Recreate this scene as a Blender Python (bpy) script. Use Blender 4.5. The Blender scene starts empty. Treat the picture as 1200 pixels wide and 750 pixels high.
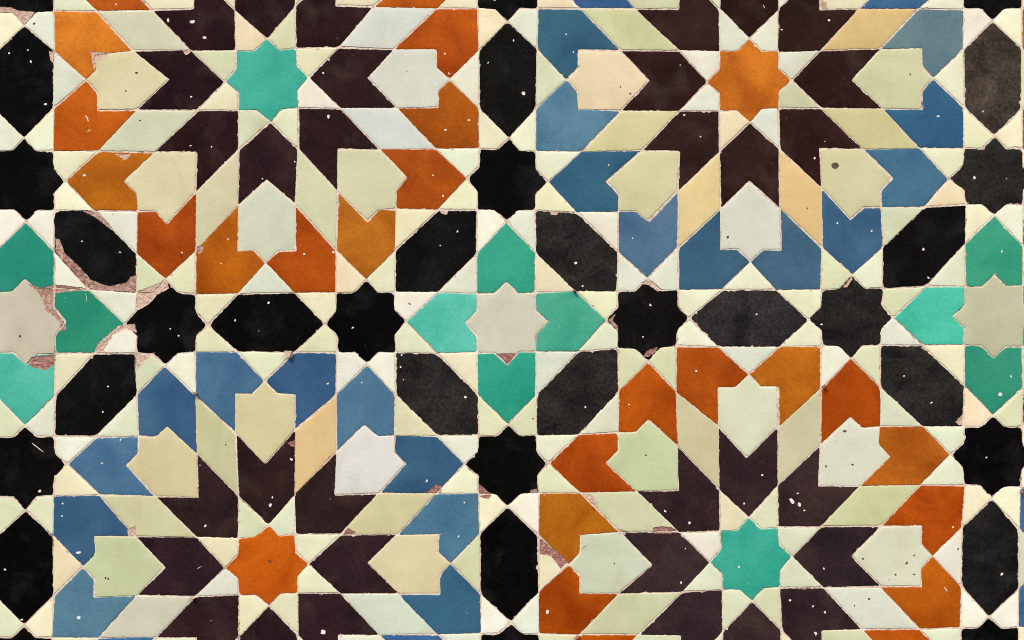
import bpy, bmesh, math, random
from mathutils import Vector, noise
from mathutils.geometry import delaunay_2d_cdt

# ------------------------------------------------------------------ camera, light, exposure
S = 0.0006                       # metres per measuring unit: the patch in view is 0.72 x 0.45 m
SC = bpy.context.scene
COL = SC.collection
BASE_Z = 0.60                    # height of the lowest built edge above the empty's base
def P3(x, y, d=0.0):             # wall plane: x right, z up, faces -Y; d = proud of the wall
    return Vector(((x - 600) * S, -d, (375 - y) * S + 1.2))

cam = bpy.data.cameras.new('camera')
cam.lens = 50; cam.sensor_width = 36; cam.clip_start = 0.05; cam.clip_end = 100
cam_o = bpy.data.objects.new('camera', cam); COL.objects.link(cam_o)
cam_o.location = (0, -1.0, 1.2); cam_o.rotation_euler = (math.radians(90), 0, 0)
SC.camera = cam_o

SUN_EL, SUN_AZ = math.radians(48), math.radians(-28)      # high, over the viewer's left shoulder
w = bpy.data.worlds.new('World'); SC.world = w; w.use_nodes = True
nt = w.node_tree; bg = nt.nodes['Background']
sky = nt.nodes.new('ShaderNodeTexSky'); sky.sky_type = 'NISHITA'; sky.sun_disc = False
sky.sun_elevation = SUN_EL; sky.sun_rotation = math.pi + SUN_AZ
sky.dust_density = 4.0; sky.air_density = 0.6; sky.ozone_density = 0.6
nt.links.new(sky.outputs['Color'], bg.inputs['Color']); bg.inputs['Strength'].default_value = 0.05
sun = bpy.data.lights.new('sun', 'SUN'); sun.energy = 1.5; sun.angle = math.radians(12); sun.color = (1.0, 0.965, 0.90)
sun_o = bpy.data.objects.new('sun', sun); COL.objects.link(sun_o)
d = Vector((math.sin(SUN_AZ) * math.cos(SUN_EL), -math.cos(SUN_AZ) * math.cos(SUN_EL), math.sin(SUN_EL)))
sun_o.rotation_euler = (-d).to_track_quat('-Z', 'Y').to_euler(); sun_o.location = d * 5
vs = SC.view_settings
vs.view_transform = 'Standard'; vs.look = 'None'; vs.gamma = 1.0; vs.use_curve_mapping = False
vs.exposure = 1.20
SC.render.filter_size = 1.0
try: SC.cycles.filter_width = 1.0
except AttributeError: pass

# ------------------------------------------------------------------ the lattice of the pattern
q2 = math.sqrt(2)
a = q2 - 1; s = q2; p = 1 + q2; q = 2 + q2; r = 1 + 2 * q2; t = 3 + q2; ww = 2 + 2 * q2
f = 3 + 2 * q2; g = 2 + 3 * q2; k = 4 + 2 * q2; m = 3 + 3 * q2; c = 4 + 3 * q2; e = 5 + 3 * q2
T = 2 * c
CEN = {(0, 0): (313.5, 94.3), (1, 0): (879, 95), (0, 1): (312.3, 663.3), (1, 1): (880.8, 656.7)}
# corners of the hand-laid tiles: survey patch origin, rosette cell, (lattice u, v, reading x, reading y) at 3.75 to 1
SURVEY = [
 ((0, 0), (0, 0), [(-m,-p,236,48),(-f,-p,425,48),(-r,-p,668,44),(-p,-p,850,42),(-1,-p,1030,45),(-m,-1,238,225),(-t,-1,585,222),(-p,-1,838,222),(-1,-1,1036,222),(-g,0,380,352),(-q,0,740,350),(-s,0,990,360),(-m,1,236,478),(-t,1,598,485),(-p,1,870,487),(-1,1,1048,485),(-m,p,235,662),(-f,p,432,662),(-r,p,680,668),(-p,p,860,668),(-1,p,1048,660),(-c,-2,108,112),(-c,2,105,607),(0,-s,1175,172),(0,s,1190,535),(-f,-1,418,240),(-f,1,425,487)]),
 ((300, 0), (0, 0), [(1,-1,176,212),(1,-p,172,28),(p,-p,352,25),(r,-p,515,30),(f,-p,795,35),(m,-p,975,38),(p,-1,365,208),(t,-1,605,218),(f,-1,793,218),(m,-1,978,222),(s,0,230,340),(q,0,492,342),(g,0,850,350),(1,1,185,475),(p,1,370,475),(t,1,620,475),(f,1,802,472),(m,1,980,478),(1,p,185,655),(p,p,358,655),(r,p,545,658),(f,p,790,655),(m,p,978,652),(c,-2,1105,95),(c,2,1112,605)]),
 ((600, 0), (1, 0), [(-m,-p,112,38),(-f,-p,300,38),(-r,-p,545,38),(-p,-p,735,40),(-1,-p,913,42),(-m,-1,110,215),(-t,-1,480,222),(-f,-1,292,220),(-p,-1,735,222),(-1,-1,912,225),(-g,0,238,350),(-q,0,602,352),(-s,0,858,360),(-m,1,106,475),(-t,1,478,485),(-f,1,290,480),(-p,1,735,487),(-1,1,912,488),(-m,p,103,665),(-f,p,305,668),(-r,p,570,662),(-p,p,733,665),(-1,p,912,665),(0,-s,1045,170),(0,s,1045,537)]),
 ((880, 0), (1, 0), [(1,-1,120,228),(1,-p,122,40),(p,-p,303,42),(r,-p,475,40),(f,-p,738,38),(m,-p,935,42),(p,-1,305,222),(t,-1,570,215),(f,-1,750,215),(m,-1,935,218),(s,0,180,352),(q,0,443,352),(g,0,800,345),(1,1,122,475),(p,1,308,475),(t,1,580,478),(f,1,752,480),(m,1,935,470),(1,p,125,655),(p,p,303,655),(r,p,490,655),(f,p,742,652),(m,p,938,652),(c,-2,1062,90),(c,2,1070,598),(e,-1,1190,212),(e,1,1190,480)]),
 ((0, 180), (0, 0), [(-k,q,285,122),(-ww,q,545,118),(-t,t,605,255),(-m,t,240,250),(-f,t,410,250),(-p,r,860,170),(-q,ww,733,310),(-p,f,860,425),(-m,f,240,430),(-t,f,600,440),(-q,k,728,552),(-1,t,1045,230),(-1,f,1042,430),(0,g,1168,480),(-m,m,238,590),(-t,m,600,612),(-p,m,860,618),(-f,m,390,600),(-1,m,1045,615),(0,q,1172,115),(-c,ww,115,300)]),
 ((300, 180), (0, 0), [(1,t,175,225),(1,f,172,428),(p,r,358,165),(p,f,352,425),(p,m,352,612),(1,m,170,612),(ww,q,665,105),(t,t,615,245),(q,ww,490,298),(t,f,612,425),(q,k,485,555),(t,m,610,608),(k,q,925,110),(f,t,800,248),(m,t,972,248),(m,f,970,440),(f,m,800,610),(m,m,972,615),(c,ww,1100,300)]),
 ((600, 180), (1, 0), [(-k,q,158,125),(-m,t,100,252),(-f,t,285,258),(-t,t,468,255),(-ww,q,415,125),(-q,ww,600,300),(-p,r,730,165),(-p,f,730,415),(-t,f,465,432),(-q,k,595,550),(-m,f,103,435),(-m,m,103,612),(-f,m,285,605),(-t,m,460,605),(-p,m,730,600),(-1,m,925,598),(-1,t,915,245),(-1,f,918,422),(0,q,1045,122),(0,g,1048,475),(1,t,1178,240),(1,f,1182,425),(1,m,1160,597)]),
 ((880, 180), (1, 0), [(p,r,310,150),(p,f,312,415),(ww,q,622,105),(t,t,572,237),(q,ww,438,290),(k,q,870,112),(m,t,945,225),(f,t,765,235),(t,f,580,415),(q,k,445,535),(p,m,310,598),(t,m,580,592),(f,m,770,585),(m,m,942,585),(m,f,942,395),(c,ww,1068,272),(e,m,1195,580)]),
 ((0, 360), (0, 1), [(-m,-m,243,205),(-f,-m,412,205),(-t,-m,597,205),(-p,-m,862,198),(-1,-m,1042,195),(-m,-f,243,390),(-t,-f,600,385),(-q,-k,725,258),(-p,-f,860,388),(0,-g,1162,325),(-1,-f,1033,380),(-1,-t,1035,552),(-p,-r,865,645),(-q,-ww,733,525),(-ww,-q,555,695),(-t,-t,610,568),(-m,-t,240,568),(-f,-t,425,568),(-k,-q,295,690),(-c,-ww,110,520),(0,-q,1165,692),(-ww,-c,548,72),(-2,-c,915,80)]),
 ((300, 360), (0, 1), [(2,-c,303,75),(ww,-c,660,62),(1,-m,170,200),(p,-m,355,200),(t,-m,612,198),(f,-m,795,202),(m,-m,972,200),(1,-f,172,385),(1,-t,172,540),(p,-f,353,385),(q,-k,488,250),(t,-f,613,385),(q,-ww,475,518),(p,-r,353,635),(m,-f,975,385),(t,-t,610,565),(f,-t,795,565),(m,-t,978,565),(ww,-q,658,690),(k,-q,915,692),(c,-ww,1110,515)]),
 ((600, 360), (1, 1), [(-ww,-c,412,58),(-2,-c,778,48),(-m,-m,105,197),(-f,-m,292,195),(-t,-m,465,180),(-p,-m,722,172),(-1,-m,905,175),(-m,-f,107,385),(-t,-f,470,370),(-q,-k,598,238),(-p,-f,722,370),(0,-g,1040,293),(-1,-f,905,352),(1,-f,1168,352),(-1,-t,908,525),(1,-t,1170,525),(-q,-ww,600,495),(-p,-r,728,610),(-t,-t,467,550),(-m,-t,108,563),(-f,-t,295,560),(-ww,-q,415,685),(-k,-q,160,685),(0,-q,1032,660)]),
 ((880, 360), (1, 1), [(2,-c,255,55),(ww,-c,625,45),(1,-m,125,173),(p,-m,310,170),(t,-m,570,168),(f,-m,755,168),(m,-m,938,165),(p,-f,308,360),(q,-k,440,225),(t,-f,570,355),(q,-ww,437,482),(p,-r,307,605),(m,-f,938,345),(t,-t,565,525),(f,-t,755,525),(m,-t,935,525),(ww,-q,612,657),(k,-q,878,648),(c,-ww,1065,475),(e,-f,1195,355),(e,-t,1195,525)]),
 ((0, 550), (0, 1), [(-m,-p,235,117),(-f,-p,435,115),(-r,-p,685,118),(-p,-p,870,127),(-1,-p,1047,118),(-m,-1,235,295),(-t,-1,595,295),(-f,-1,415,293),(-p,-1,860,298),(-1,-1,1047,302),(-g,0,365,428),(-q,0,725,430),(-s,0,988,432),(-m,1,235,555),(-f,1,415,562),(-t,1,600,555),(-p,1,860,558),(-1,1,1048,555),(-m,p,232,740),(-f,p,430,742),(-r,p,685,740),(-p,p,862,738),(-1,p,1050,735),(-c,-2,112,180),(-c,2,105,685),(0,-s,1178,245),(0,s,1182,600)]),
 ((300, 550), (0, 1), [(1,-p,170,112),(p,-p,345,112),(r,-p,540,105),(f,-p,790,108),(m,-p,977,108),(1,-1,173,287),(p,-1,372,287),(t,-1,620,288),(f,-1,803,285),(m,-1,982,282),(s,0,232,415),(q,0,490,412),(g,0,855,413),(1,1,185,545),(p,1,370,545),(t,1,625,548),(f,1,808,548),(m,1,988,548),(1,p,185,728),(p,p,362,730),(r,p,540,727),(f,p,800,725),(m,p,988,722),(c,-2,1103,165),(c,2,1122,672)]),
 ((600, 550), (1, 1), [(-m,-p,118,105),(-f,-p,300,102),(-r,-p,550,97),(-p,-p,732,93),(-1,-p,915,88),(-m,-1,115,290),(-t,-1,475,278),(-f,-1,300,288),(-p,-1,735,277),(-1,-1,915,272),(-g,0,250,420),(-q,0,617,422),(-s,0,868,410),(-m,1,118,540),(-f,1,297,545),(-t,1,470,547),(-p,1,748,540),(-1,1,925,530),(-m,p,118,722),(-f,p,298,727),(-r,p,555,727),(-p,p,740,727),(-1,p,928,715),(0,-s,1042,212),(0,s,1055,577)]),
 ((880, 550), (1, 1), [(1,-1,120,255),(1,-p,120,70),(p,-p,298,72),(r,-p,480,72),(f,-p,745,70),(m,-p,937,70),(p,-1,310,252),(t,-1,575,250),(f,-1,752,250),(m,-1,930,255),(s,0,182,382),(q,0,440,382),(g,0,797,382),(1,1,130,520),(p,1,318,520),(t,1,568,515),(f,1,750,515),(m,1,925,515),(1,p,132,705),(p,p,310,708),(r,p,490,705),(f,p,740,700),(m,p,922,698),(c,-2,1058,130),(c,2,1048,650),(e,-1,1178,260),(e,1,1178,525),(e,p,1178,695)]),
]
H = 566.5 / T
def ideal(U, V): return 313.5 + U * H, 95.5 + V * H
CTRL = []
for (ox, oy), (ci, cj), pts in SURVEY:
    for (u, v, zx, zy) in pts:
        U, V = u + ci * T, v + cj * T
        ix, iy = ideal(U, V)
        CTRL.append((U, V, ox + zx / 3.75 - ix, oy + zy / 3.75 - iy))
for (ci, cj), (x, y) in CEN.items():
    ix, iy = ideal(ci * T, cj * T); CTRL.append((ci * T, cj * T, x - ix, y - iy))
_cache = {}
def warp(U, V):
    key = (round(U, 3), round(V, 3))
    if key in _cache: return _cache[key]
    ix, iy = ideal(U, V)
    best = sorted(((U - c_[0]) ** 2 + (V - c_[1]) ** 2, c_[2], c_[3]) for c_ in CTRL)[:6]
    fade = 1.0 / (1.0 + best[0][0] / 9.0)
    W = [1.0 / (d2 + 1e-4) ** 1.3 for d2, _, _ in best]
    sw = sum(W)
    dx = sum(wi * b[1] for wi, b in zip(W, best)) / sw; dy = sum(wi * b[2] for wi, b in zip(W, best)) / sw
    _cache[key] = (ix + dx * fade, iy + dy * fade)
    return _cache[key]

# ------------------------------------------------------------------ materials
def lin(rgb):
    o = []
    for v in rgb:
        v = v / 255.0
        o.append(0.91 * (v / 12.92 if v <= 0.04045 else ((v + 0.055) / 1.055) ** 2.4))
    return o
class NG:
    def __init__(self, name):
        self.m = bpy.data.materials.new(name); self.m.use_nodes = True
        self.t = self.m.node_tree; self.b = self.t.nodes['Principled BSDF']
    def n(self, typ, **kw):
        x = self.t.nodes.new('ShaderNode' + typ)
        for k_, v_ in kw.items(): setattr(x, k_, v_)
        return x
    def l(self, o, i): self.t.links.new(o, i)
    def math(self, op, A, B=None, clamp=False):
        x = self.n('Math', operation=op, use_clamp=clamp)
        for i, v in enumerate((A, B)):
            if v is None: continue
            if isinstance(v, (int, float)): x.inputs[i].default_value = v
            else: self.l(v, x.inputs[i])
        return x.outputs[0]
    def ramp(self, v, lo, hi, olo=0.0, ohi=1.0):
        x = self.n('MapRange'); x.inputs['From Min'].default_value = lo; x.inputs['From Max'].default_value = hi
        x.inputs['To Min'].default_value = olo; x.inputs['To Max'].default_value = ohi
        self.l(v, x.inputs['Value']); return x.outputs['Result']
    def mix(self, fac, A, B, mode='MIX'):
        x = self.n('Mix', data_type='RGBA', blend_type=mode)
        for sock, v in ((x.inputs[0], fac), (x.inputs[6], A), (x.inputs[7], B)):
            if isinstance(v, (int, float)): sock.default_value = v
            elif isinstance(v, (tuple, list)): sock.default_value = (*v[:3], 1)
            else: self.l(v, sock)
        return x.outputs[2]
    def noise(self, vec, scale, detail=3, rough=0.55, dist=0.0):
        x = self.n('TexNoise'); x.inputs['Scale'].default_value = scale; x.inputs['Detail'].default_value = detail
        x.inputs['Roughness'].default_value = rough; x.inputs['Distortion'].default_value = dist
        self.l(vec, x.inputs['Vector']); return x.outputs['Fac']
    def coords(self):
        tc = self.n('TexCoord'); oi = self.n('ObjectInfo')
        cx = self.n('CombineXYZ'); rr = self.math('MULTIPLY', oi.outputs['Random'], 37.0)
        self.l(rr, cx.inputs[0]); self.l(rr, cx.inputs[2])
        va = self.n('VectorMath', operation='ADD'); self.l(tc.outputs['Object'], va.inputs[0]); self.l(cx.outputs[0], va.inputs[1])
        return va.outputs[0], oi
def bumps(N, items):
    prev = None
    for h_, strength, dist in items:
        b = N.n('Bump'); b.inputs['Strength'].default_value = strength; b.inputs['Distance'].default_value = dist
        N.l(h_, b.inputs['Height'])
        if prev is not None: N.l(prev, b.inputs['Normal'])
        prev = b.outputs['Normal']
    N.l(prev, N.b.inputs['Normal'])
def specks(N, vec, scale, frac, size):
    v = N.n('TexVoronoi'); v.inputs['Scale'].default_value = scale; v.inputs['Randomness'].default_value = 1.0
    N.l(vec, v.inputs['Vector'])
    sx = N.n('SeparateColor'); N.l(v.outputs['Color'], sx.inputs[0])
    sel = N.math('LESS_THAN', sx.outputs[0], frac)
    rad = N.math('MULTIPLY', N.math('MULTIPLY', sx.outputs[1], sx.outputs[1]), size)
    rad = N.math('ADD', rad, size * 0.35)
    d_ = N.math('SUBTRACT', rad, v.outputs['Distance'])
    return N.math('MULTIPLY', N.ramp(d_, 0.0, size * 0.35), sel)

def glaze(name, dark, light, lo, hi, scale, rough, spk, spk_col, grain=0.06, spec=0.5, streak=False, cloud=None, wear=0.0, det=5, stain=False):
    """coloured tin/lead glaze: mottled pooling, grain, specks for pits and painted glints; base colour = the tile's own colour"""
    N = NG(name); vec, oi = N.coords()
    base = oi.outputs['Color']
    vv = vec
    if streak:
        mp = N.n('Mapping'); mp.inputs['Rotation'].default_value = (0, -0.7, 0); mp.inputs['Scale'].default_value = (0.75, 1, 1.2)
        N.l(vec, mp.inputs['Vector']); vv = mp.outputs[0]
    n1 = N.noise(vv, scale, det, 0.55, 0.6)
    fac = N.ramp(n1, lo, hi)
    col = N.mix(fac, N.mix(1.0, base, dark, 'MULTIPLY'), N.mix(1.0, base, light, 'MULTIPLY'))
    if cloud:
        n3 = N.noise(vv, 42, 3, 0.5, 0.3)
        col = N.mix(N.math('MULTIPLY', N.ramp(n3, 0.52, 0.78), cloud[1]), col, cloud[0])
    n2 = N.noise(vec, 1300, 2, 0.6)
    n4 = N.noise(vec, 430, 3, 0.6)
    gsum = N.math('ADD', N.ramp(n2, 0.3, 0.7, 1 - grain, 1 + grain), N.ramp(n4, 0.3, 0.7, -grain, grain))
    gc = N.n('CombineColor'); [N.l(gsum, gc.inputs[i]) for i in range(3)]
    col = N.mix(1.0, col, gc.outputs[0], 'MULTIPLY')
    if wear > 0:
        nw = N.noise(vec, 260, 4, 0.7); nb = N.noise(vec, 60, 2, 0.5)
        wf = N.math('MULTIPLY', N.ramp(nw, 0.62, 0.72), N.ramp(nb, 0.5, 0.62))
        col = N.mix(N.math('MULTIPLY', wf, wear), col, (0.42, 0.36, 0.30))
    if stain:                      # old water stains that run over neighbouring tiles
        geo = N.n('NewGeometry'); mp2 = N.n('Mapping'); mp2.inputs['Scale'].default_value = (1.6, 1, 0.8)
        N.l(geo.outputs['Position'], mp2.inputs['Vector'])
        sf = N.math('MULTIPLY', N.ramp(N.noise(mp2.outputs[0], 16, 5, 0.62, 0.8), 0.50, 0.74), 0.42)
        col = N.mix(sf, col, N.mix(1.0, col, (0.80, 0.73, 0.62), 'MULTIPLY'))
    sp = specks(N, vec, *spk)
    col = N.mix(sp, col, spk_col)
    N.l(col, N.b.inputs['Base Color'])
    rr = N.ramp(N.noise(vec, 120, 3), 0.3, 0.7, rough - 0.07, rough + 0.12)
    N.l(N.math('ADD', rr, N.math('MULTIPLY', sp, 0.3)), N.b.inputs['Roughness'])
    N.b.inputs['Specular IOR Level'].default_value = spec
    bumps(N, [(N.noise(vec, 70, 3), 0.25, 0.0012), (n4, 0.18, 0.0003), (sp, 0.6, 0.0003)])
    return N.m
M = {}
WHT = (0.80, 0.78, 0.75)  # white specks: pits in the glaze, and glints put into the colour
M['orange'] = glaze('glaze_orange', (0.70, 0.58, 0.50), (1.28, 1.42, 1.55), 0.30, 0.70, 24, 0.30, (170, 0.07, 0.05), WHT, 0.13, 0.10, wear=0.25, det=4)
M['blue'] = glaze('glaze_blue', (0.70, 0.78, 0.84), (1.42, 1.28, 1.16), 0.30, 0.72, 22, 0.30, (170, 0.05, 0.05), WHT, 0.10, 0.10, wear=0.12, det=4)
M['turq'] = glaze('glaze_turquoise', (0.62, 0.84, 0.84), (1.55, 1.12, 1.18), 0.30, 0.72, 22, 0.30, (170, 0.05, 0.045), WHT, 0.09, 0.10, wear=0.08, det=4)
M['plum'] = glaze('glaze_aubergine', (0.70, 0.68, 0.70), (1.40, 1.28, 1.22), 0.33, 0.70, 30, 0.32, (170, 0.07, 0.06), WHT, 0.24, 0.05, cloud=((0.056, 0.035, 0.031), 0.7), wear=0.16)
M['black'] = glaze('glaze_black', (0.7, 0.7, 0.7), (1.5, 1.45, 1.4), 0.33, 0.70, 36, 0.34, (170, 0.06, 0.06), WHT, 0.45, 0.035, cloud=((0.026, 0.0255, 0.025), 0.5), wear=0.07)  # grey cloud: mottled glaze, with a soft sheen painted into the colour
M['worn'] = glaze('glaze_worn_black', (0.50, 0.50, 0.50), (1.7, 1.62, 1.55), 0.33, 0.68, 48, 0.45, (170, 0.08, 0.06), WHT, 0.50, 0.06, streak=True, cloud=((0.045, 0.043, 0.041), 0.5), wear=0.12)
M['cream'] = glaze('glaze_ivory', (0.92, 0.915, 0.87), (1.05, 1.045, 1.06), 0.30, 0.72, 26, 0.34, (140, 0.06, 0.045), (0.22, 0.17, 0.13), 0.035, 0.20, wear=0.14, stain=True)

def rough_mat(name, c1, c2, c3, bump=0.8, dirt=None):
    N = NG(name); tc = N.n('TexCoord'); vec = tc.outputs['Object']
    col = N.mix(N.ramp(N.noise(vec, 28, 4), 0.35, 0.65), c1, c2)
    col = N.mix(N.ramp(N.noise(vec, 330, 4, 0.65), 0.48, 0.72), col, c3)
    if dirt: col = N.mix(N.math('MULTIPLY', N.ramp(N.noise(vec, 55, 4, 0.7), 0.54, 0.68), N.ramp(N.noise(vec, 240, 3, 0.6), 0.42, 0.58)), col, dirt)
    N.l(col, N.b.inputs['Base Color']); N.b.inputs['Roughness'].default_value = 0.9
    N.b.inputs['Specular IOR Level'].default_value = 0.2
    bumps(N, [(N.noise(vec, 500, 4, 0.65), bump, 0.0008)])
    return N.m
M['mortar'] = rough_mat('lime_mortar', lin((240, 228, 210)), lin((224, 198, 180)), lin((186, 154, 136)), 0.5, lin((104, 80, 68)))
M['clay'] = rough_mat('broken_clay', lin((192, 154, 138)), lin((146, 106, 92)), lin((222, 196, 180)), 1.0)
M['redclay'] = rough_mat('broken_red_clay', lin((168, 116, 106)), lin((140, 92, 84)), lin((204, 168, 156)), 1.0)
M['pit_glint'] = rough_mat('pale_pit_glint', lin((250, 246, 238)), lin((242, 234, 224)), lin((226, 210, 198)), 0.3)  # pale pits and scratches, also glints and sheen painted as colour
M['pit_dark'] = rough_mat('dirty_pit', lin((112, 92, 74)), lin((84, 66, 54)), lin((60, 46, 40)), 0.3)
M['pinkmortar'] = rough_mat('pink_mortar', lin((226, 200, 182)), lin((206, 172, 152)), lin((176, 138, 120)), 0.9)

# ------------------------------------------------------------------ tile colours
RIM = {}
def rim(cell, d_):
    for kk, v in d_.items(): RIM[(cell, *kk)] = (v[0] * 1.06, v[1] * 1.02, v[2] * 0.90) if v[2] > 100 else (v[0] * 0.95, v[1] * 1.0, v[2])
rim((0, 0), {(4, 1): (218,118,32), (4,-1): (196,88,15), (3, 1): (190,102,20), (3,-1): (168,68,12), (2, 1): (186,92,15), (2,-1): (172,70,10), (1, 1): (186,102,25), (1,-1): (178,78,15), (0, 1): (172,82,12), (0,-1): (192,82,12)})
rim((1, 1), {(4, 1): (186,102,20), (4,-1): (178,75,12), (5,-1): (175,70,12), (5, 1): (186,80,12), (6,-1): (180,78,14), (6, 1): (196,106,22), (7,-1): (178,72,10), (7, 1): (190,98,25), (0,-1): (186,76,14), (0, 1): (186,86,16)})
rim((1, 0), {(4, 1): (52,98,138), (4,-1): (80,125,170), (3, 1): (48,95,138), (3,-1): (76,112,160), (2, 1): (52,92,135), (2,-1): (60,98,140), (1, 1): (58,98,148), (1,-1): (66,112,158), (0, 1): (48,95,148), (0,-1): (92,124,152)})
rim((0, 1), {(4, 1): (52,90,140), (4,-1): (78,122,165), (5,-1): (70,112,165), (5, 1): (58,96,148), (6,-1): (68,110,162), (6, 1): (52,90,145), (7,-1): (72,115,165), (7, 1): (50,90,138), (0,-1): (72,118,165), (0, 1): (52,98,145)})
ARROW = {((0,0),4): (220,217,185), ((0,0),3): (218,216,186), ((0,0),2): (208,220,206), ((0,0),1): (212,216,188), ((0,0),0): (206,214,204),
 ((1,0),4): (231,215,176), ((1,0),3): (213,216,180), ((1,0),2): (210,216,205), ((1,0),1): (211,212,178), ((1,0),0): (209,216,182),
 ((0,1),4): (200,215,180), ((0,1),5): (215,209,176), ((0,1),6): (213,209,173), ((0,1),7): (212,217,220), ((0,1),0): (222,208,170),
 ((1,1),4): (205,218,200), ((1,1),5): (200,216,180), ((1,1),6): (215,221,195), ((1,1),7): (218,222,205), ((1,1),0): (215,218,195)}
RHOMB = {((0,0),4): (210,215,195), ((0,0),3): (205,218,200), ((0,0),2): (213,212,185), ((0,0),1): (212,220,190), ((0,0),0): (205,216,212), ((0,0),7): (210,219,212),
 ((1,0),4): (210,218,180), ((1,0),3): (214,214,172), ((1,0),2): (226,211,162), ((1,0),1): (230,203,155), ((1,0),0): (206,206,162), ((1,0),7): (219,196,143),
 ((0,1),4): (208,212,180), ((0,1),3): (208,211,200), ((0,1),5): (200,205,170), ((0,1),6): (226,201,157), ((0,1),7): (210,210,175), ((0,1),0): (205,220,205),
 ((1,1),4): (210,218,190), ((1,1),3): (205,215,185), ((1,1),5): (208,205,175), ((1,1),6): (206,208,181), ((1,1),7): (205,215,175), ((1,1),0): (215,222,210)}
for D_ in (ARROW, RHOMB):
    for k_ in D_: D_[k_] = (D_[k_][0] + 1, D_[k_][1] - 3, D_[k_][2] - 11)
ARROW[((0,1),7)] = (222,223,218)
ARROW.update({((0,0),0): (216,220,206), ((0,0),2): (212,219,198), ((1,0),2): (218,222,208), ((1,0),4): (234,218,182), ((0,1),0): (222,212,172), ((1,1),7): (222,226,206), ((1,1),0): (219,222,198), ((1,1),6): (219,224,197)})
RHOMB.update({((0,0),0): (214,222,214), ((0,0),7): (218,224,214), ((1,1),0): (220,226,210), ((0,1),0): (212,224,204), ((0,0),3): (209,216,186)})
CREAMS = [(228,228,192), (216,224,192), (236,230,196), (240,236,202), (224,230,212), (236,222,186), (230,234,202), (214,220,182), (234,236,214), (222,230,202), (238,236,220)]
CROSS = {(0,0): {0: (72,172,142), 3: (55,166,136), 2: (94,200,177), 1: (45,160,132)},     # keyed by cross at the cell's lower right
         (-1,0): {3: (40,146,120), 0: (45,146,116), 1: (80,190,165), 2: (60,170,140)},
         (1,0): {2: (70,195,165), 3: (58,162,128), 1: (48,148,118), 0: (60,170,140)}}
CSTAR = {(0,0): (211,212,194), (-1,0): (206,201,182), (1,0): (196,196,166)}

# ------------------------------------------------------------------ chips: (material, depth mm, outline)
def z(ox, oy, *pts): return [(ox + x / 3.75, oy + y / 3.75) for x, y in pts]
CHIPS = [
 ('pinkmortar', z(0,0,(-10,30),(45,29),(80,45),(152,50),(132,85),(110,106),(75,76),(45,54),(-10,54))),
 ('pinkmortar', z(0,0,(214,222),(240,230),(240,288),(222,264))),
 ('pinkmortar', z(0,180,(500,2),(578,1),(562,22),(545,29),(528,13))),
 ('pinkmortar', z(0,0,(398,226),(480,230),(446,262),(428,275),(414,306),(404,268))),
 ('clay', z(0,180,(365,253),(432,248),(448,275),(480,308),(504,345),(470,322),(438,294),(408,274))),
 ('clay', z(0,180,(243,373),(262,376),(285,438),(340,488),(400,553),(440,570),(482,581),(556,566),(582,538),(600,540),(600,608),(480,602),(400,602),(370,572),(300,492),(246,432))),
 ('clay', z(0,180,(112,566),(140,576),(180,590),(240,574),(360,588),(412,600),(300,606),(242,614),(234,650),(262,715),(292,752),(286,782),(262,776),(264,742),(232,712),(198,690),(188,640),(160,602))),
 ('pinkmortar', z(0,180,(600,606),(690,572),(735,558),(742,592),(692,620),(652,664),(600,692))),
 ('redclay', z(0,360,(140,218),(244,206),(244,250),(200,277),(140,264),(118,244))),
 ('pinkmortar', z(0,360,(520,78),(592,72),(602,112),(552,96),(500,122),(452,196),(410,202),(430,160))),
 ('pinkmortar', z(0,360,(592,213),(682,198),(660,216),(612,266),(592,292))),
 ('pinkmortar', z(600,180,(560,570),(598,552),(622,562),(664,602),(640,606),(600,577))),
 ('redclay', z(300,360,(1055,203),(1142,203),(1122,240),(1100,257))),
 ('redclay', z(600,360,(578,217),(590,190),(642,173),(632,196),(602,217))),
 ('clay', z(600,360,(456,28),(422,55),(466,108),(466,84),(442,58))),
 ('pinkmortar', z(880,360,(898,502),(938,462),(938,518),(914,518))),
 ('pinkmortar', z(0,550,(558,262),(597,248),(597,293),(563,292))),
 ('pinkmortar', z(0,550,(640,310),(690,314),(750,290),(800,296),(850,301),(720,313))),
 ('redclay', z(300,550,(383,292),(398,250),(442,280),(402,287))),
 ('redclay', z(300,550,(748,102),(790,66),(822,74),(812,104))),
 ('redclay', z(300,550,(972,56),(1037,110),(1020,132),(978,120))),
 ('redclay', z(600,550,(118,303),(142,310),(248,405),(214,437),(170,380),(118,372))),
 ('pinkmortar', z(600,550,(308,108),(346,104),(380,150),(373,177),(340,150))),
 ('redclay', z(600,550,(618,257),(650,250),(690,251),(722,264),(700,282),(624,283))),
 ('pinkmortar', z(600,550,(478,264),(502,268),(497,288),(468,284))),
 ('redclay', z(300,360,(138,592),(174,583),(170,614),(150,610))),
 ('pinkmortar', z(880,0,(298,-8),(334,8),(338,44),(308,42))),
 ('pit_dark', z(880,180,(352,50),(362,40),(377,39),(387,50),(384,61),(372,69),(358,64))),
 ('pinkmortar', z(880,180,(404,588),(440,543),(448,550),(424,586))),
 ('pinkmortar', z(0,0,(806,220),(830,216),(838,228),(822,242),(808,234))),
 ('pinkmortar', z(300,180,(800,244),(850,248),(838,268),(815,264))),
 ('pinkmortar', z(600,180,(165,252),(210,254),(196,270),(172,268))),
 ('pinkmortar', z(300,0,(1040,-9),(1060,-4),(1052,4),(1042,2))),
 ('clay', z(0,180,(570,540),(600,530),(600,575),(582,588))),
 ('clay', z(0,180,(860,410),(895,402),(892,430),(872,440))),
 ('pinkmortar', z(300,360,(128,192),(160,192),(150,222),(138,218))),
 ('clay', z(600,550,(78,90),(112,84),(112,108),(84,106))),
]


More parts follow.
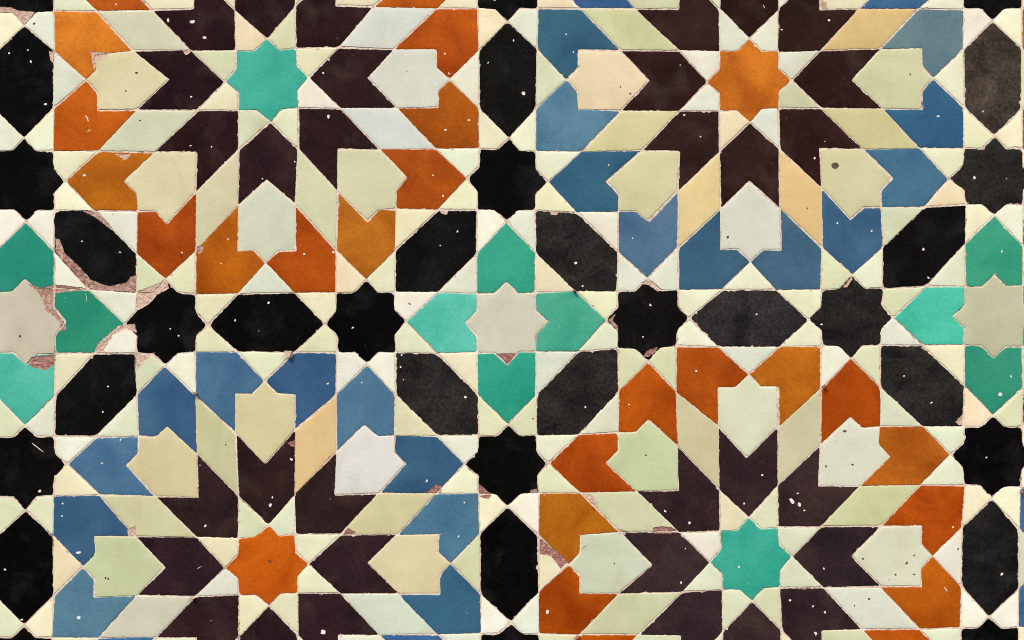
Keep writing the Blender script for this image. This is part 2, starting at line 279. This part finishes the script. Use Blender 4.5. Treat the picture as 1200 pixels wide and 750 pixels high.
# small pits in the glaze, the pale ones also painted glints, surveyed one by one: patch origin, (x, y, radius) at 3.75 to 1
PITS_GLINTS = {(0,0): [(845,95,14),(738,88,9),(898,165,10),(840,425,6),(135,270,7),(200,457,8),(122,220,5),(40,233,6),(838,640,6),(510,18,6),(930,645,5)],
 (300,0): [(318,512,11),(295,320,6),(832,570,8),(935,527,7),(830,235,6),(1132,178,6),(1020,275,5),(1175,410,11),(848,322,6)],
 (600,0): [(757,505,6),(238,150,5),(828,600,5),(270,228,5)],
 (880,0): [(342,88,8),(135,130,6),(822,510,8),(280,695,7),(1020,490,5)],
 (0,180): [(370,95,8),(527,433,6),(800,435,5),(972,482,5),(1180,655,7),(360,385,5),(1002,375,5)],
 (300,180): [(885,342,6),(810,403,5),(340,433,7),(822,185,6),(212,440,6),(170,35,5),(28,110,5),(778,95,5),(55,655,7)],
 (600,180): [(280,480,9),(608,665,7),(530,372,5),(310,582,6),(1075,705,6),(425,50,5)],
 (880,180): [(740,293,6),(758,420,8),(780,545,7),(982,105,9),(380,305,6),(530,340,6),(1103,430,6),(280,18,6)],
 (0,360): [(785,125,6),(748,95,5),(475,348,6),(452,460,6),(1033,58,6),(530,582,6),(448,685,6)],
 (300,360): [(425,90,6),(635,262,6),(640,210,6),(920,395,8),(315,335,7),(155,668,9),(465,330,5)],
 (600,360): [(322,438,6),(810,280,7),(515,427,5),(575,130,5)],
 (880,360): [(310,75,6),(1143,303,6),(1095,382,13),(793,420,6),(673,302,5),(1035,660,6)],
 (0,550): [(903,247,8),(1187,157,9),(345,365,11),(345,650,12),(175,95,9),(275,150,6),(22,440,7),(95,660,7),(272,205,5)],
 (300,550): [(62,157,11),(72,123,6),(295,715,15),(890,295,6),(915,145,6),(750,50,7)],
 (600,550): [(780,235,8),(673,183,7),(155,627,11),(743,497,7),(1100,25,6),(1020,150,6),(997,428,6)],
 (880,550): [(180,138,15),(213,155,12),(205,105,6),(172,575,7),(325,628,8),(285,720,9),(273,602,6),(1103,460,9),(320,435,6),(888,253,6),(235,180,6)]}
DARK_PITS = {(0,0): [(600,320,9),(553,400,6),(615,530,6),(150,105,8)], (600,0): [(476,382,5),(520,412,6)], (880,0): [(700,327,6)],
 (600,180): [(948,367,9),(602,288,8)], (880,180): [(248,240,5)], (0,360): [(88,128,8),(992,605,6)], (600,360): [(588,650,6),(92,490,6)],
 (880,360): [(412,545,10),(447,692,7),(330,700,7)], (0,550): [(464,478,7),(476,482,6),(1185,404,10)], (600,550): [(450,415,5)], (300,180): [(675,660,7)],
 (880,550): [(492,393,7),(685,412,9),(635,463,7),(717,462,7),(717,378,6),(455,600,6),(910,350,6),(520,570,7)], (300,550): [(62,404,9)]}
for kind, tab in (('pit_glint', PITS_GLINTS), ('pit_dark', DARK_PITS)):
    prg = random.Random(3)
    for (ox, oy), lst in tab.items():
        for (x, y, rr_) in lst:
            n_ = 8; st_ = prg.uniform(.7, 1.35); th = prg.uniform(0, 3)
            ring_ = []
            for i_ in range(n_):
                an = i_ * 2 * math.pi / n_; R_ = max(rr_ * 0.75, 3.6) * prg.uniform(0.75, 1.15)
                ex, ey = math.cos(an) * R_ * st_, math.sin(an) * R_ / st_
                ring_.append((x + ex * math.cos(th) - ey * math.sin(th), y + ex * math.sin(th) + ey * math.cos(th)))
            CHIPS.append((kind, z(ox, oy, *ring_)))

# hairline scratches and cracks, and a painted sheen streak on one chevron: material, patch origin, polyline, width
SCRATCH_SHEEN = [('pit_glint', (0,360), [(140,596),(152,606),(172,622),(190,636)], 2.6), ('pit_glint', (0,550), [(866,436),(874,432),(886,426)], 2.6),
 ('pit_glint', (0,0), [(376,505),(384,520),(388,532)], 5), ('pit_glint', (0,0), [(384,580),(392,570),(398,574)], 4), ('pit_dark', (600,550), [(308,354),(318,340),(332,336)], 2.4),
 ('pit_glint', (880,550), [(850,518),(858,528),(862,538)], 3.5), ('pit_glint', (600,0), [(1104,20),(1108,30),(1110,36)], 3), ('pit_glint', (0,180), [(374,612),(381,632),(379,652)], 1.8)]
for mat_, (ox, oy), pl_, wd in SCRATCH_SHEEN:
    up, dn = [], []
    for i_, (x, y) in enumerate(pl_):
        x0_, y0_ = pl_[max(0, i_ - 1)]; x1_, y1_ = pl_[min(len(pl_) - 1, i_ + 1)]
        L_ = math.hypot(x1_ - x0_, y1_ - y0_); h_ = wd * (0.28 if i_ in (0, len(pl_) - 1) else 0.6)
        nx_, ny_ = -(y1_ - y0_) / L_ * h_, (x1_ - x0_) / L_ * h_
        up.append((x + nx_, y + ny_)); dn.append((x - nx_, y - ny_))
    CHIPS.append((mat_, z(ox, oy, *(up + dn[::-1]))))

# ------------------------------------------------------------------ tile shapes
def rot(pts, kk):
    ca, sa = math.cos(kk * math.pi / 4), math.sin(kk * math.pi / 4)
    return [(x * ca - y * sa, x * sa + y * ca) for x, y in pts]
def shift(pts, U, V): return [(x + U, y + V) for x, y in pts]
STAR = [pt for i in range(8) for pt in (rot([(s, 0)], i)[0], rot([(1, a)], i)[0])]
KITE = [(s, 0), (p, 1), (1, 1), (1, a)]
CHEV = [(s, 0), (p, 1), (t, 1), (q, 0), (t, -1), (p, -1)]
ARR = [(q, 0), (t, 1), (f, 1), (f, a), (g, 0), (f, -a), (f, -1), (t, -1)]
RHO = [(p, 1), (t, 1), (f, p), (r, p)]
def RIMP(sg): return [(g, 0), (m, sg), (m, p * sg), (f, p * sg), (t, sg), (f, sg), (f, a * sg)]
ATRI = [(g, 0), (m, 1), (m, -1)]
DTRI = [(t, t), (f, t), (t, f)]
CTRI = [(m, m), (f, m), (m, f)]
DHEX = [(f, t), (m, t), (m, f), (f, m), (t, m), (t, f)]
AHEX = [(c, 2), (m, 1), (m, -1), (c, -2), (e, -1), (e, 1)]
SPEAR = [(q, 0), (p, 1), (1, 1), (1, a), (s, 0), (1, -a), (1, -1), (p, -1)]

TILES = []   # name, fam, colour, cell, in_rosette, lattice polygon
RNG = random.Random(11)
def rnd_cream(): return RNG.choice(CREAMS)
def jig(cn, amt): 
    d0 = RNG.uniform(-amt, amt)
    return tuple(max(2, v + d0 + RNG.uniform(-amt * .4, amt * .4)) for v in cn)
CELLS = [(i, j) for j in range(-1, 3) for i in range(-1, 3)]
for (i, j) in CELLS:
    U0, V0 = i * T, j * T
    odd = (i + j) % 2
    def add(name, fam, colr, pts, ros=False): TILES.append((name, fam, colr, (i, j), ros, shift(pts, U0, V0)))
    add('star_tile', 'orange' if odd else 'turq', {(1,0): (206,116,30), (0,1): (198,94,18), (0,0): (62,176,152), (1,1): (58,172,148)}.get((i, j), (198,100,22) if odd else (60,174,150)), STAR, True)
    for kk in range(8):
        add('chevron_tile', 'plum', jig({(1, 0): (45, 27, 24), (1, 1): (53, 40, 43), (0, 1): (45, 30, 33)}.get((i, j), (42, 26, 28)), 4), rot(CHEV, kk), True)
        add('arrow_tile', 'cream', ARROW.get(((i, j), kk)) or rnd_cream(), rot(ARR, kk), True)
        add('rhombus_tile', 'cream', RHOMB.get(((i, j), kk)) or rnd_cream(), rot(RHO, kk), True)
        add('kite_tile', 'cream', jig(rnd_cream(), 4), rot(KITE, kk), True)
        for sg in (1, -1):
            colr = RIM.get(((i, j), kk, sg)) or jig((62, 104, 150) if odd else (184, 84, 16), 8)
            add('petal_tile', 'blue' if odd else 'orange', colr, rot(RIMP(sg), kk), True)
    for kk in (0, 2, 4, 6):
        add('triangle_tile', 'cream', jig(rnd_cream(), 4), rot(ATRI, kk))
        add('triangle_tile', 'cream', jig(rnd_cream(), 4), rot(DTRI, kk))
        add('triangle_tile', 'cream', jig(rnd_cream(), 4), rot(CTRI, kk))
        worn = {((0,0),0): 0, ((1,0),2): 1, ((0,1),0): 0, ((0,1),6): 1, ((1,1),4): 1, ((1,1),6): 1}.get(((i, j), kk), 0)
        add('hexagon_tile', 'worn' if worn else 'black', (37, 36, 34) if worn else jig((17, 17, 17), 3), rot(DHEX, kk))
    hx = {(1,1): ('worn', (26, 26, 25)), (1,0): ('worn', (64, 57, 50)), (0,0): ('black', (20, 20, 19))}.get((i, j), ('black', jig((9, 9, 9), 2)))
    add('hexagon_tile', hx[0], hx[1], AHEX)
    hx = {(1,0): ('worn', (41, 40, 41))}.get((i, j), ('black', jig((8, 8, 8), 2)))
    add('hexagon_tile', hx[0], hx[1], rot(AHEX, 2))
    for (cu, cv) in ((c, q), (c, -q), (q, c), (-q, c)):
        fam = 'black'; colr = jig((9, 9, 9), 2)
        if (i, j) == (1, 0) and (cu, cv) == (c, q): fam, colr = 'worn', (38, 37, 34)
        if (i, j) == (1, 0) and (cu, cv) == (q, c): fam, colr = 'worn', (33, 31, 30)
        if (i, j) == (1, 0) and (cu, cv) == (-q, c): colr = (18, 17, 16)
        add('star_tile', fam, colr, shift(STAR, cu, cv))
        for kk in range(8): add('kite_tile', 'cream', tuple(min(250, v_ + (11 if cu in (c,) else 6)) for v_ in jig(rnd_cream(), 4)), shift(rot(KITE, kk), cu, cv))
    add('star_tile', 'cream', CSTAR.get((i, j), (204, 202, 182)), shift(STAR, c, c))
    for kk in (0, 1, 2, 3):
        add('spearhead_tile', 'turq', CROSS.get((i, j), {}).get(kk, (60, 172, 144)), shift(rot(SPEAR, kk * 2), c, c))

# ------------------------------------------------------------------ tile meshes
def offset(poly, dd):
    """move each corner of a closed outline inwards by dd (outline is counter-clockwise in x, y)"""
    n = len(poly); out = []
    for i in range(n):
        p0, p1, p2 = Vector(poly[i - 1]), Vector(poly[i]), Vector(poly[(i + 1) % n])
        e1 = (p1 - p0); e2 = (p2 - p1)
        if e1.length < 1e-6 or e2.length < 1e-6: out.append(tuple(p1)); continue
        e1.normalize(); e2.normalize()
        n1 = Vector((-e1.y, e1.x)); n2 = Vector((-e2.y, e2.x))
        b = n1 + n2
        if b.length < 1e-3: out.append(tuple(p1 + n1 * dd)); continue
        b.normalize(); out.append(tuple(p1 + b * (dd / max(0.45, b.dot(n1)))))
    return out
def area(poly): return 0.5 * sum(poly[i - 1][0] * poly[i][1] - poly[i][0] * poly[i - 1][1] for i in range(len(poly)))
def outline(lat, rg, fam):
    poly = [warp(*v) for v in lat]
    if area(poly) < 0: poly.reverse()
    poly = offset(poly, rg.uniform(0.45, 0.95))
    poly = [(x + rg.gauss(0, 0.45), y + rg.gauss(0, 0.45)) for x, y in poly]
    # round each corner a little, then cut every edge into short hand-chiselled steps
    n = len(poly); out = []
    nib = {'black': 0.6, 'worn': 0.8, 'plum': 0.55}.get(fam, 0.45)
    for i in range(n):
        p0, p1, p2 = Vector(poly[i - 1]), Vector(poly[i]), Vector(poly[(i + 1) % n])
        l1, l2 = (p0 - p1).length, (p2 - p1).length
        rc = min((rg.uniform(0.9, 2.6) if rg.random() < 0.8 else rg.uniform(2, 4.2)) * (1.7 if fam in ('black', 'worn') else 1.0), 0.3 * l1, 0.3 * l2)
        A = p1 + (p0 - p1).normalized() * rc; B = p1 + (p2 - p1).normalized() * rc
        out.append(A); out.append(A * 0.25 + B * 0.25 + p1 * 0.5); out.append(B)
    res = []
    rag = {'black': 0.9, 'worn': 1.3}.get(fam, 0.5)
    sd = rg.uniform(0, 500)
    n = len(out)
    for i in range(n):
        A, B = out[i], out[(i + 1) % n]
        L = (B - A).length; st = max(1, int(L / 2.2))
        nn = Vector((-(B - A).y, (B - A).x)); nn = nn.normalized() if nn.length > 0 else nn
        for j_ in range(st):
            pt = A.lerp(B, j_ / st)
            hv = noise.noise(Vector((pt.x * 0.11 + sd, pt.y * 0.11, 0))) * 0.75 + noise.noise(Vector((pt.x * 0.5 + sd, pt.y * 0.5, 7))) * nib * 1.6
            nv = max(0.0, noise.noise(Vector((pt.x * 0.28, pt.y * 0.28, sd))) - 0.35) * nib * 6
            hv += rag * noise.noise(Vector((pt.x * 0.21 + sd, pt.y * 0.21, 3)))
            res.append(tuple(pt + nn * (hv * 0.6 + nv)))
    return res
DEPTH = 9.0
def tile_mesh(name, loop, ctr, rg, lift, tx, ty, bm=None, mi=0, own=True):
    own_bm = bm is None
    if own_bm: bm = bmesh.new()
    rings = []; wave = rg.uniform(0, 300)
    def at(x, y, dz):
        hgt = (lift + dz + (x - ctr[0]) * tx + (y - ctr[1]) * ty) if dz > -DEPTH else -DEPTH
        return P3(x, y, hgt * S) - (P3(*ctr) if own else Vector((0, 0, 0)))
    last = loop
    for off, dz in ((0.0, -DEPTH), (0.0, -0.30), (0.25, -0.07), (0.7, 0.0)):
        lp = offset(loop, off) if off else loop
        rings.append([bm.verts.new(at(x, y, dz)) for (x, y) in lp]); last = lp
    n = len(loop); tops = []
    for A, B in zip(rings, rings[1:]):
        for i in range(n):
            fc = bm.faces.new((A[i], B[i], B[(i + 1) % n], A[(i + 1) % n])); fc.smooth = True; fc.material_index = mi
    # slightly wavy hand-dipped face
    pts = [Vector(v) for v in last]
    x0 = min(v.x for v in pts); x1 = max(v.x for v in pts); y0 = min(v.y for v in pts); y1 = max(v.y for v in pts)
    x = x0
    while x < x1:
        y = y0
        while y < y1:
            pt = Vector((x + rg.uniform(-2, 2), y + rg.uniform(-2, 2)))
            if inside(pt, last) and min((v - pt).length_squared for v in pts[:n]) > 7: pts.append(pt)
            y += 7
        x += 7
    vo, eo, fo, ov, oe, of = delaunay_2d_cdt(pts, [], [list(range(n))], 1, 1e-6)
    vm = []
    for i, v in enumerate(vo):
        src = ov[i]
        if src and min(src) < n: vm.append(rings[-1][min(src)])
        else:
            inner = 1.0 if src else 0.0
            vm.append(bm.verts.new(at(v.x, v.y, inner * 0.13 * noise.noise(Vector((v.x * 0.045 + wave, v.y * 0.045, 2))))))
    for fc in fo:
        vs_ = [vm[i] for i in fc]
        if len(set(vs_)) < 3: continue
        try: nf = bm.faces.new(vs_)
        except ValueError: continue
        nf.smooth = True; nf.material_index = mi
    if own_bm:
        vo, eo, fo, ov, oe, of = delaunay_2d_cdt([Vector(v) for v in loop], [], [list(range(n))], 1, 1e-6)
        bt = [rings[0][min(ov[i])] if ov[i] else bm.verts.new(at(vo[i].x, vo[i].y, -DEPTH)) for i in range(len(vo))]
        for fc in fo:
            vs_ = [bt[i] for i in fc]
            if len(set(vs_)) < 3: continue
            try: bm.faces.new(vs_)
            except ValueError: pass
        bmesh.ops.recalc_face_normals(bm, faces=bm.faces)
        me = bpy.data.meshes.new(name); bm.to_mesh(me); bm.free()
        return me
def inside(pt, poly):
    x, y = pt; res = False
    for i in range(len(poly)):
        (x1, y1), (x2, y2) = poly[i - 1], poly[i]
        if (y1 > y) != (y2 > y) and x < (x2 - x1) * (y - y1) / (y2 - y1) + x1: res = not res
    return res
def cutter_mesh(poly, ctr, rg, jag=0.9, lvl=0.0):
    """a broken-off flake: irregular outline, crumbly floor below the glaze"""
    if area(poly) < 0: poly = poly[::-1]
    pts = []
    for i in range(len(poly)):
        A, B = Vector(poly[i]), Vector(poly[(i + 1) % len(poly)])
        st = max(1, int((B - A).length / 1.8))
        nn = Vector((-(B - A).y, (B - A).x)).normalized()
        for j_ in range(st):
            pt = A.lerp(B, j_ / st)
            pts.append(pt + nn * noise.noise(Vector((pt.x * 0.45, pt.y * 0.45, 3))) * jag)
    n = len(pts)
    xs = [v.x for v in pts]; ys = [v.y for v in pts]
    extra = []
    x = min(xs)
    while x < max(xs):
        y = min(ys)
        while y < max(ys):
            pt = (x + rg.uniform(-.5, .5), y + rg.uniform(-.5, .5))
            if inside(pt, [tuple(v) for v in pts]) and min((v - Vector(pt)).length for v in pts) > 0.8: extra.append(Vector(pt))
            y += 1.7
        x += 1.7
    allp = pts + extra
    vo, eo, fo, ov, oe, of = delaunay_2d_cdt(allp, [], [list(range(n))], 1, 1e-5)
    if len(vo) != len(allp): return None
    bm = bmesh.new(); C3 = P3(*ctr)
    low = []
    for i, v in enumerate(vo):
        nz = noise.noise(Vector((v.x * 0.4, v.y * 0.4, 11)))
        if jag < 0.5: dep = -0.16 if i < n else -0.26 + 0.1 * nz
        else: dep = max(-0.78, (-0.20 if i < n else -0.42) + nz * (0.12 if i < n else 0.6))
        low.append(bm.verts.new(P3(v.x, v.y, (lvl + min(-0.1, dep)) * S) - C3))
    high = [bm.verts.new(P3(v.x, v.y, 6 * S) - C3) for v in vo[:n]]
    for fc in fo:
        bm.faces.new([low[i] for i in fc])
    for i in range(n):
        j_ = (i + 1) % n
        bm.faces.new((low[i], low[j_], high[j_], high[i]))
    bm.faces.new(high)
    for fc in bm.faces: fc.material_index = 1
    bmesh.ops.recalc_face_normals(bm, faces=bm.faces)
    me = bpy.data.meshes.new('cutter'); bm.to_mesh(me); bm.free()
    return me

def empty(name, loc, parent=None):
    o = bpy.data.objects.new(name, None); COL.objects.link(o); o.location = loc; o.empty_display_size = 0.02
    if parent: o.parent = parent; o.location = Vector(loc) - parent_world(parent)
    return o
def parent_world(o):
    v = o.location.copy()
    while o.parent: o = o.parent; v += o.location
    return v
wall = empty('tile_mosaic', P3(600, 1150) + Vector((0, 0.012, 0)))
wall['label'] = 'old glazed tile mosaic of star rosettes in orange, blue, turquoise, black and ivory'
wall['category'] = 'tile mosaic'

X0, X1, Y0, Y1 = -380, 1580, -330, 1080        # how far the tiled wall is built
VIEW = (0, 1200, 0, 750)
chip_boxes = [(mat_, pl, min(x for x, y in pl), max(x for x, y in pl), min(y for x, y in pl), max(y for x, y in pl)) for mat_, pl in CHIPS]
rosettes = {}
ROS_LABEL = {(0, 0): 'rosette with turquoise centre star, dark chevrons and orange petals, above the blue-petalled one',
             (1, 0): 'rosette with ochre centre star, dark chevrons and blue petals, beside a worn brown-black hexagon',
             (0, 1): 'rosette with orange centre star, dark chevrons and blue petals, below the orange-petalled one',
             (1, 1): 'rosette with turquoise centre star, dark chevrons and orange petals, one petal broken at its tip'}
stuff = {}
tmp = []
FAILED = []
def vol(me_):
    b_ = bmesh.new(); b_.from_mesh(me_); v_ = abs(b_.calc_volume()); b_.free(); return v_
def finish_chips(me, fam, loop, ctr, rg, lift):
    bx0 = min(x for x, y in loop); bx1 = max(x for x, y in loop); by0 = min(y for x, y in loop); by1 = max(y for x, y in loop)
    cuts = [cb for cb in chip_boxes if cb[2] < bx1 and cb[3] > bx0 and cb[4] < by1 and cb[5] > by0]
    for _ in range(rg.choice((1, 1, 2, 2, 3) if fam != 'cream' else (0, 0, 1, 1, 2))):          # small knocks along the tile's own edge
        i_ = rg.randrange(len(loop)); A_, B_ = Vector(loop[i_]), Vector(loop[(i_ + 1) % len(loop)])
        if (B_ - A_).length < 1e-4: continue
        tg = (B_ - A_).normalized(); nn_ = Vector((-tg.y, tg.x))
        la = rg.uniform(1.0, 3.6); lb = rg.uniform(0.5, 1.3)
        pg = [tuple(A_ + tg * math.cos(an) * la * rg.uniform(.7, 1.2) + nn_ * math.sin(an) * lb * rg.uniform(.7, 1.25)) for an in [q_ * math.pi / 4 + 0.2 for q_ in range(8)]]
        cuts.append((rg.choice(('pinkmortar', 'pinkmortar', 'clay')), pg, 0, 0, 0, 0))
    for idx, cb in enumerate(cuts):
        touch = any(inside(pt, loop) for pt in cb[1]) or any(inside(pt, cb[1]) for pt in loop)
        if not touch: continue
        slot = M[cb[0]]
        names = [mt.name for mt in me.materials]
        if slot.name not in names: me.materials.append(slot); names.append(slot.name)
        si = names.index(slot.name)
        va = vol(me); ok = False; ratio = 0
        for seed, jag_k, solver, self_ in ((5, 1, 'EXACT', False), (6, 0.85, 'EXACT', False), (7, 0.7, 'EXACT', False), (8, 0.56, 'EXACT', False), (9, 0.6, 'EXACT', True)):
            cm = cutter_mesh(cb[1], ctr, random.Random(seed), (0.15 if cb[0].startswith('pit') else 0.9) * (jag_k if not cb[0].startswith('pit') else 1), lift)
            if cm is None: continue
            for mt in me.materials: cm.materials.append(mt)
            for pl in cm.polygons: pl.material_index = si
            oc = bpy.data.objects.new('tc', cm); COL.objects.link(oc)
            ob = bpy.data.objects.new('t', me); COL.objects.link(ob)
            mod = ob.modifiers.new('b', 'BOOLEAN'); mod.operation = 'DIFFERENCE'; mod.object = oc; mod.solver = solver
            if solver == 'EXACT': mod.use_self = self_
            try: mod.material_mode = 'INDEX'
            except Exception: pass
            dg = bpy.context.evaluated_depsgraph_get()
            new = bpy.data.meshes.new_from_object(ob.evaluated_get(dg), depsgraph=dg)
            bpy.data.objects.remove(ob); bpy.data.objects.remove(oc); bpy.data.meshes.remove(cm)
            ratio = vol(new) / va
            if len(new.polygons) > 3 and 0.80 < ratio < 0.999999: me = new; ok = True; break
            bpy.data.meshes.remove(new)
        if not ok: FAILED.append((round(ctr[0]), round(ctr[1]), cb[0], round(ratio, 5)))
    if cuts:                       # crisp fracture lines where glaze meets broken body
        bm = bmesh.new(); bm.from_mesh(me)
        for ed in bm.edges:
            ms = {fc.material_index for fc in ed.link_faces}
            if len(ms) > 1 or ed.calc_face_angle(0.0) > 0.6: ed.smooth = False
        for fc in bm.faces:
            if fc.material_index: fc.smooth = False
        bm.to_mesh(me); bm.free()
    return me
n_built = 0
for ti, (name, fam, colr, cell, ros, lat) in enumerate(TILES):
    rg = random.Random(1000 + ti)
    raw = [warp(*v) for v in lat]
    cx = sum(x for x, y in raw) / len(raw); cy = sum(y for x, y in raw) / len(raw)
    bx0 = min(x for x, y in raw); bx1 = max(x for x, y in raw); by0 = min(y for x, y in raw); by1 = max(y for x, y in raw)
    if bx1 > X1 or bx0 < X0 or by1 > Y1 or by0 < Y0: continue
    loop = outline(lat, rg, fam)
    lift = max(-0.12, min(0.12, rg.gauss(0, 0.07))); tx = max(-.003, min(.003, rg.gauss(0, 0.0035))); ty = max(-.003, min(.003, rg.gauss(0, 0.0035)))
    seen = bx1 > VIEW[0] + 1 and bx0 < VIEW[1] - 1 and by1 > VIEW[2] + 1 and by0 < VIEW[3] - 1
    if not seen:
        bm = stuff.setdefault(fam, bmesh.new())
        tile_mesh(name, loop, (cx, cy), rg, lift, tx, ty, bm, 0, own=False)
        continue
    me = tile_mesh(name, loop, (cx, cy), rg, lift, tx, ty)
    me.materials.append(M[fam])
    me = finish_chips(me, fam, loop, (cx, cy), rg, lift)
    me.name = name
    o = bpy.data.objects.new(name, me); COL.objects.link(o)
    o.color = (*lin(colr), 1)
    par = wall
    if ros:
        if cell not in rosettes:
            ctr = warp(cell[0] * T, cell[1] * T)
            rosettes[cell] = empty('rosette', P3(*ctr), wall)
            if cell in ROS_LABEL: rosettes[cell]['label'] = ROS_LABEL[cell]
        par = rosettes[cell]
    if name == 'star_tile' and ros: o['label'] = ('turquoise' if fam == 'turq' else 'orange') + ' eight-pointed star at the centre of its rosette'
    elif name == 'star_tile' and fam == 'cream': o['label'] = 'grey ivory eight-pointed star between turquoise spearheads'
    elif fam == 'worn': o['label'] = 'scuffed charcoal tile, its black glaze worn grey'
    o.parent = par
    o.location = P3(cx, cy) - parent_world(par)
    n_built += 1
DEF = {'orange': (184, 84, 16), 'blue': (62, 104, 150), 'turq': (60, 172, 146), 'plum': (45, 27, 32), 'black': (17, 17, 17), 'worn': (44, 43, 43), 'cream': (218, 217, 186)}
for fam, bm in stuff.items():
    bmesh.ops.recalc_face_normals(bm, faces=bm.faces)
    me = bpy.data.meshes.new('surrounding_tiles'); bm.to_mesh(me); bm.free(); me.materials.append(M[fam])
    o = bpy.data.objects.new('surrounding_tiles', me); COL.objects.link(o); o.color = (*lin(DEF[fam]), 1)
    o.parent = wall; o.location = -parent_world(wall); o['kind'] = 'stuff'

# ------------------------------------------------------------------ mortar bed: one uneven slab the tiles are pressed into
bm = bmesh.new()
st = 2.6
DEEP = [cb for cb in chip_boxes if not cb[0].startswith('pit')]
nx = int((X1 - X0) / st); ny = int((Y1 - Y0) / st)
grid = []
for j in range(ny + 1):
    row = []
    for i in range(nx + 1):
        x = X0 + i * st; y = Y0 + j * st
        hgt = -0.47 + 0.07 * noise.noise(Vector((x * 0.05, y * 0.05, 1))) + 0.05 * noise.noise(Vector((x * 0.23, y * 0.23, 5)))
        for cb in DEEP:                       # the bed lies lower where a tile is broken away
            if cb[2] - 3 < x < cb[3] + 3 and cb[4] - 3 < y < cb[5] + 3 and inside((x, y), cb[1]): hgt -= 0.55; break
        row.append(bm.verts.new(P3(x, y, hgt * S)))
    grid.append(row)
for j in range(ny):
    for i in range(nx):
        fc = bm.faces.new((grid[j][i], grid[j + 1][i], grid[j + 1][i + 1], grid[j][i + 1])); fc.smooth = True
back = [bm.verts.new(P3(x, y, -20 * S)) for x, y in ((X0, Y0), (X0, Y0 + ny * st), (X0 + nx * st, Y0 + ny * st), (X0 + nx * st, Y0))]
bm.faces.new(back[::-1])
bm.faces.new([grid[0][i] for i in range(nx + 1)] + [back[3], back[0]])
bm.faces.new([grid[ny][i] for i in range(nx, -1, -1)] + [back[1], back[2]])
bm.faces.new([grid[j][0] for j in range(ny, -1, -1)] + [back[0], back[1]])
bm.faces.new([grid[j][nx] for j in range(ny + 1)] + [back[2], back[3]])
me = bpy.data.meshes.new('mortar_bed'); bm.to_mesh(me); bm.free(); me.materials.append(M['mortar'])
o = bpy.data.objects.new('mortar_bed', me); COL.objects.link(o); o.parent = wall; o.location = -parent_world(wall)
print('tiles in view', n_built, 'cuts skipped', FAILED)
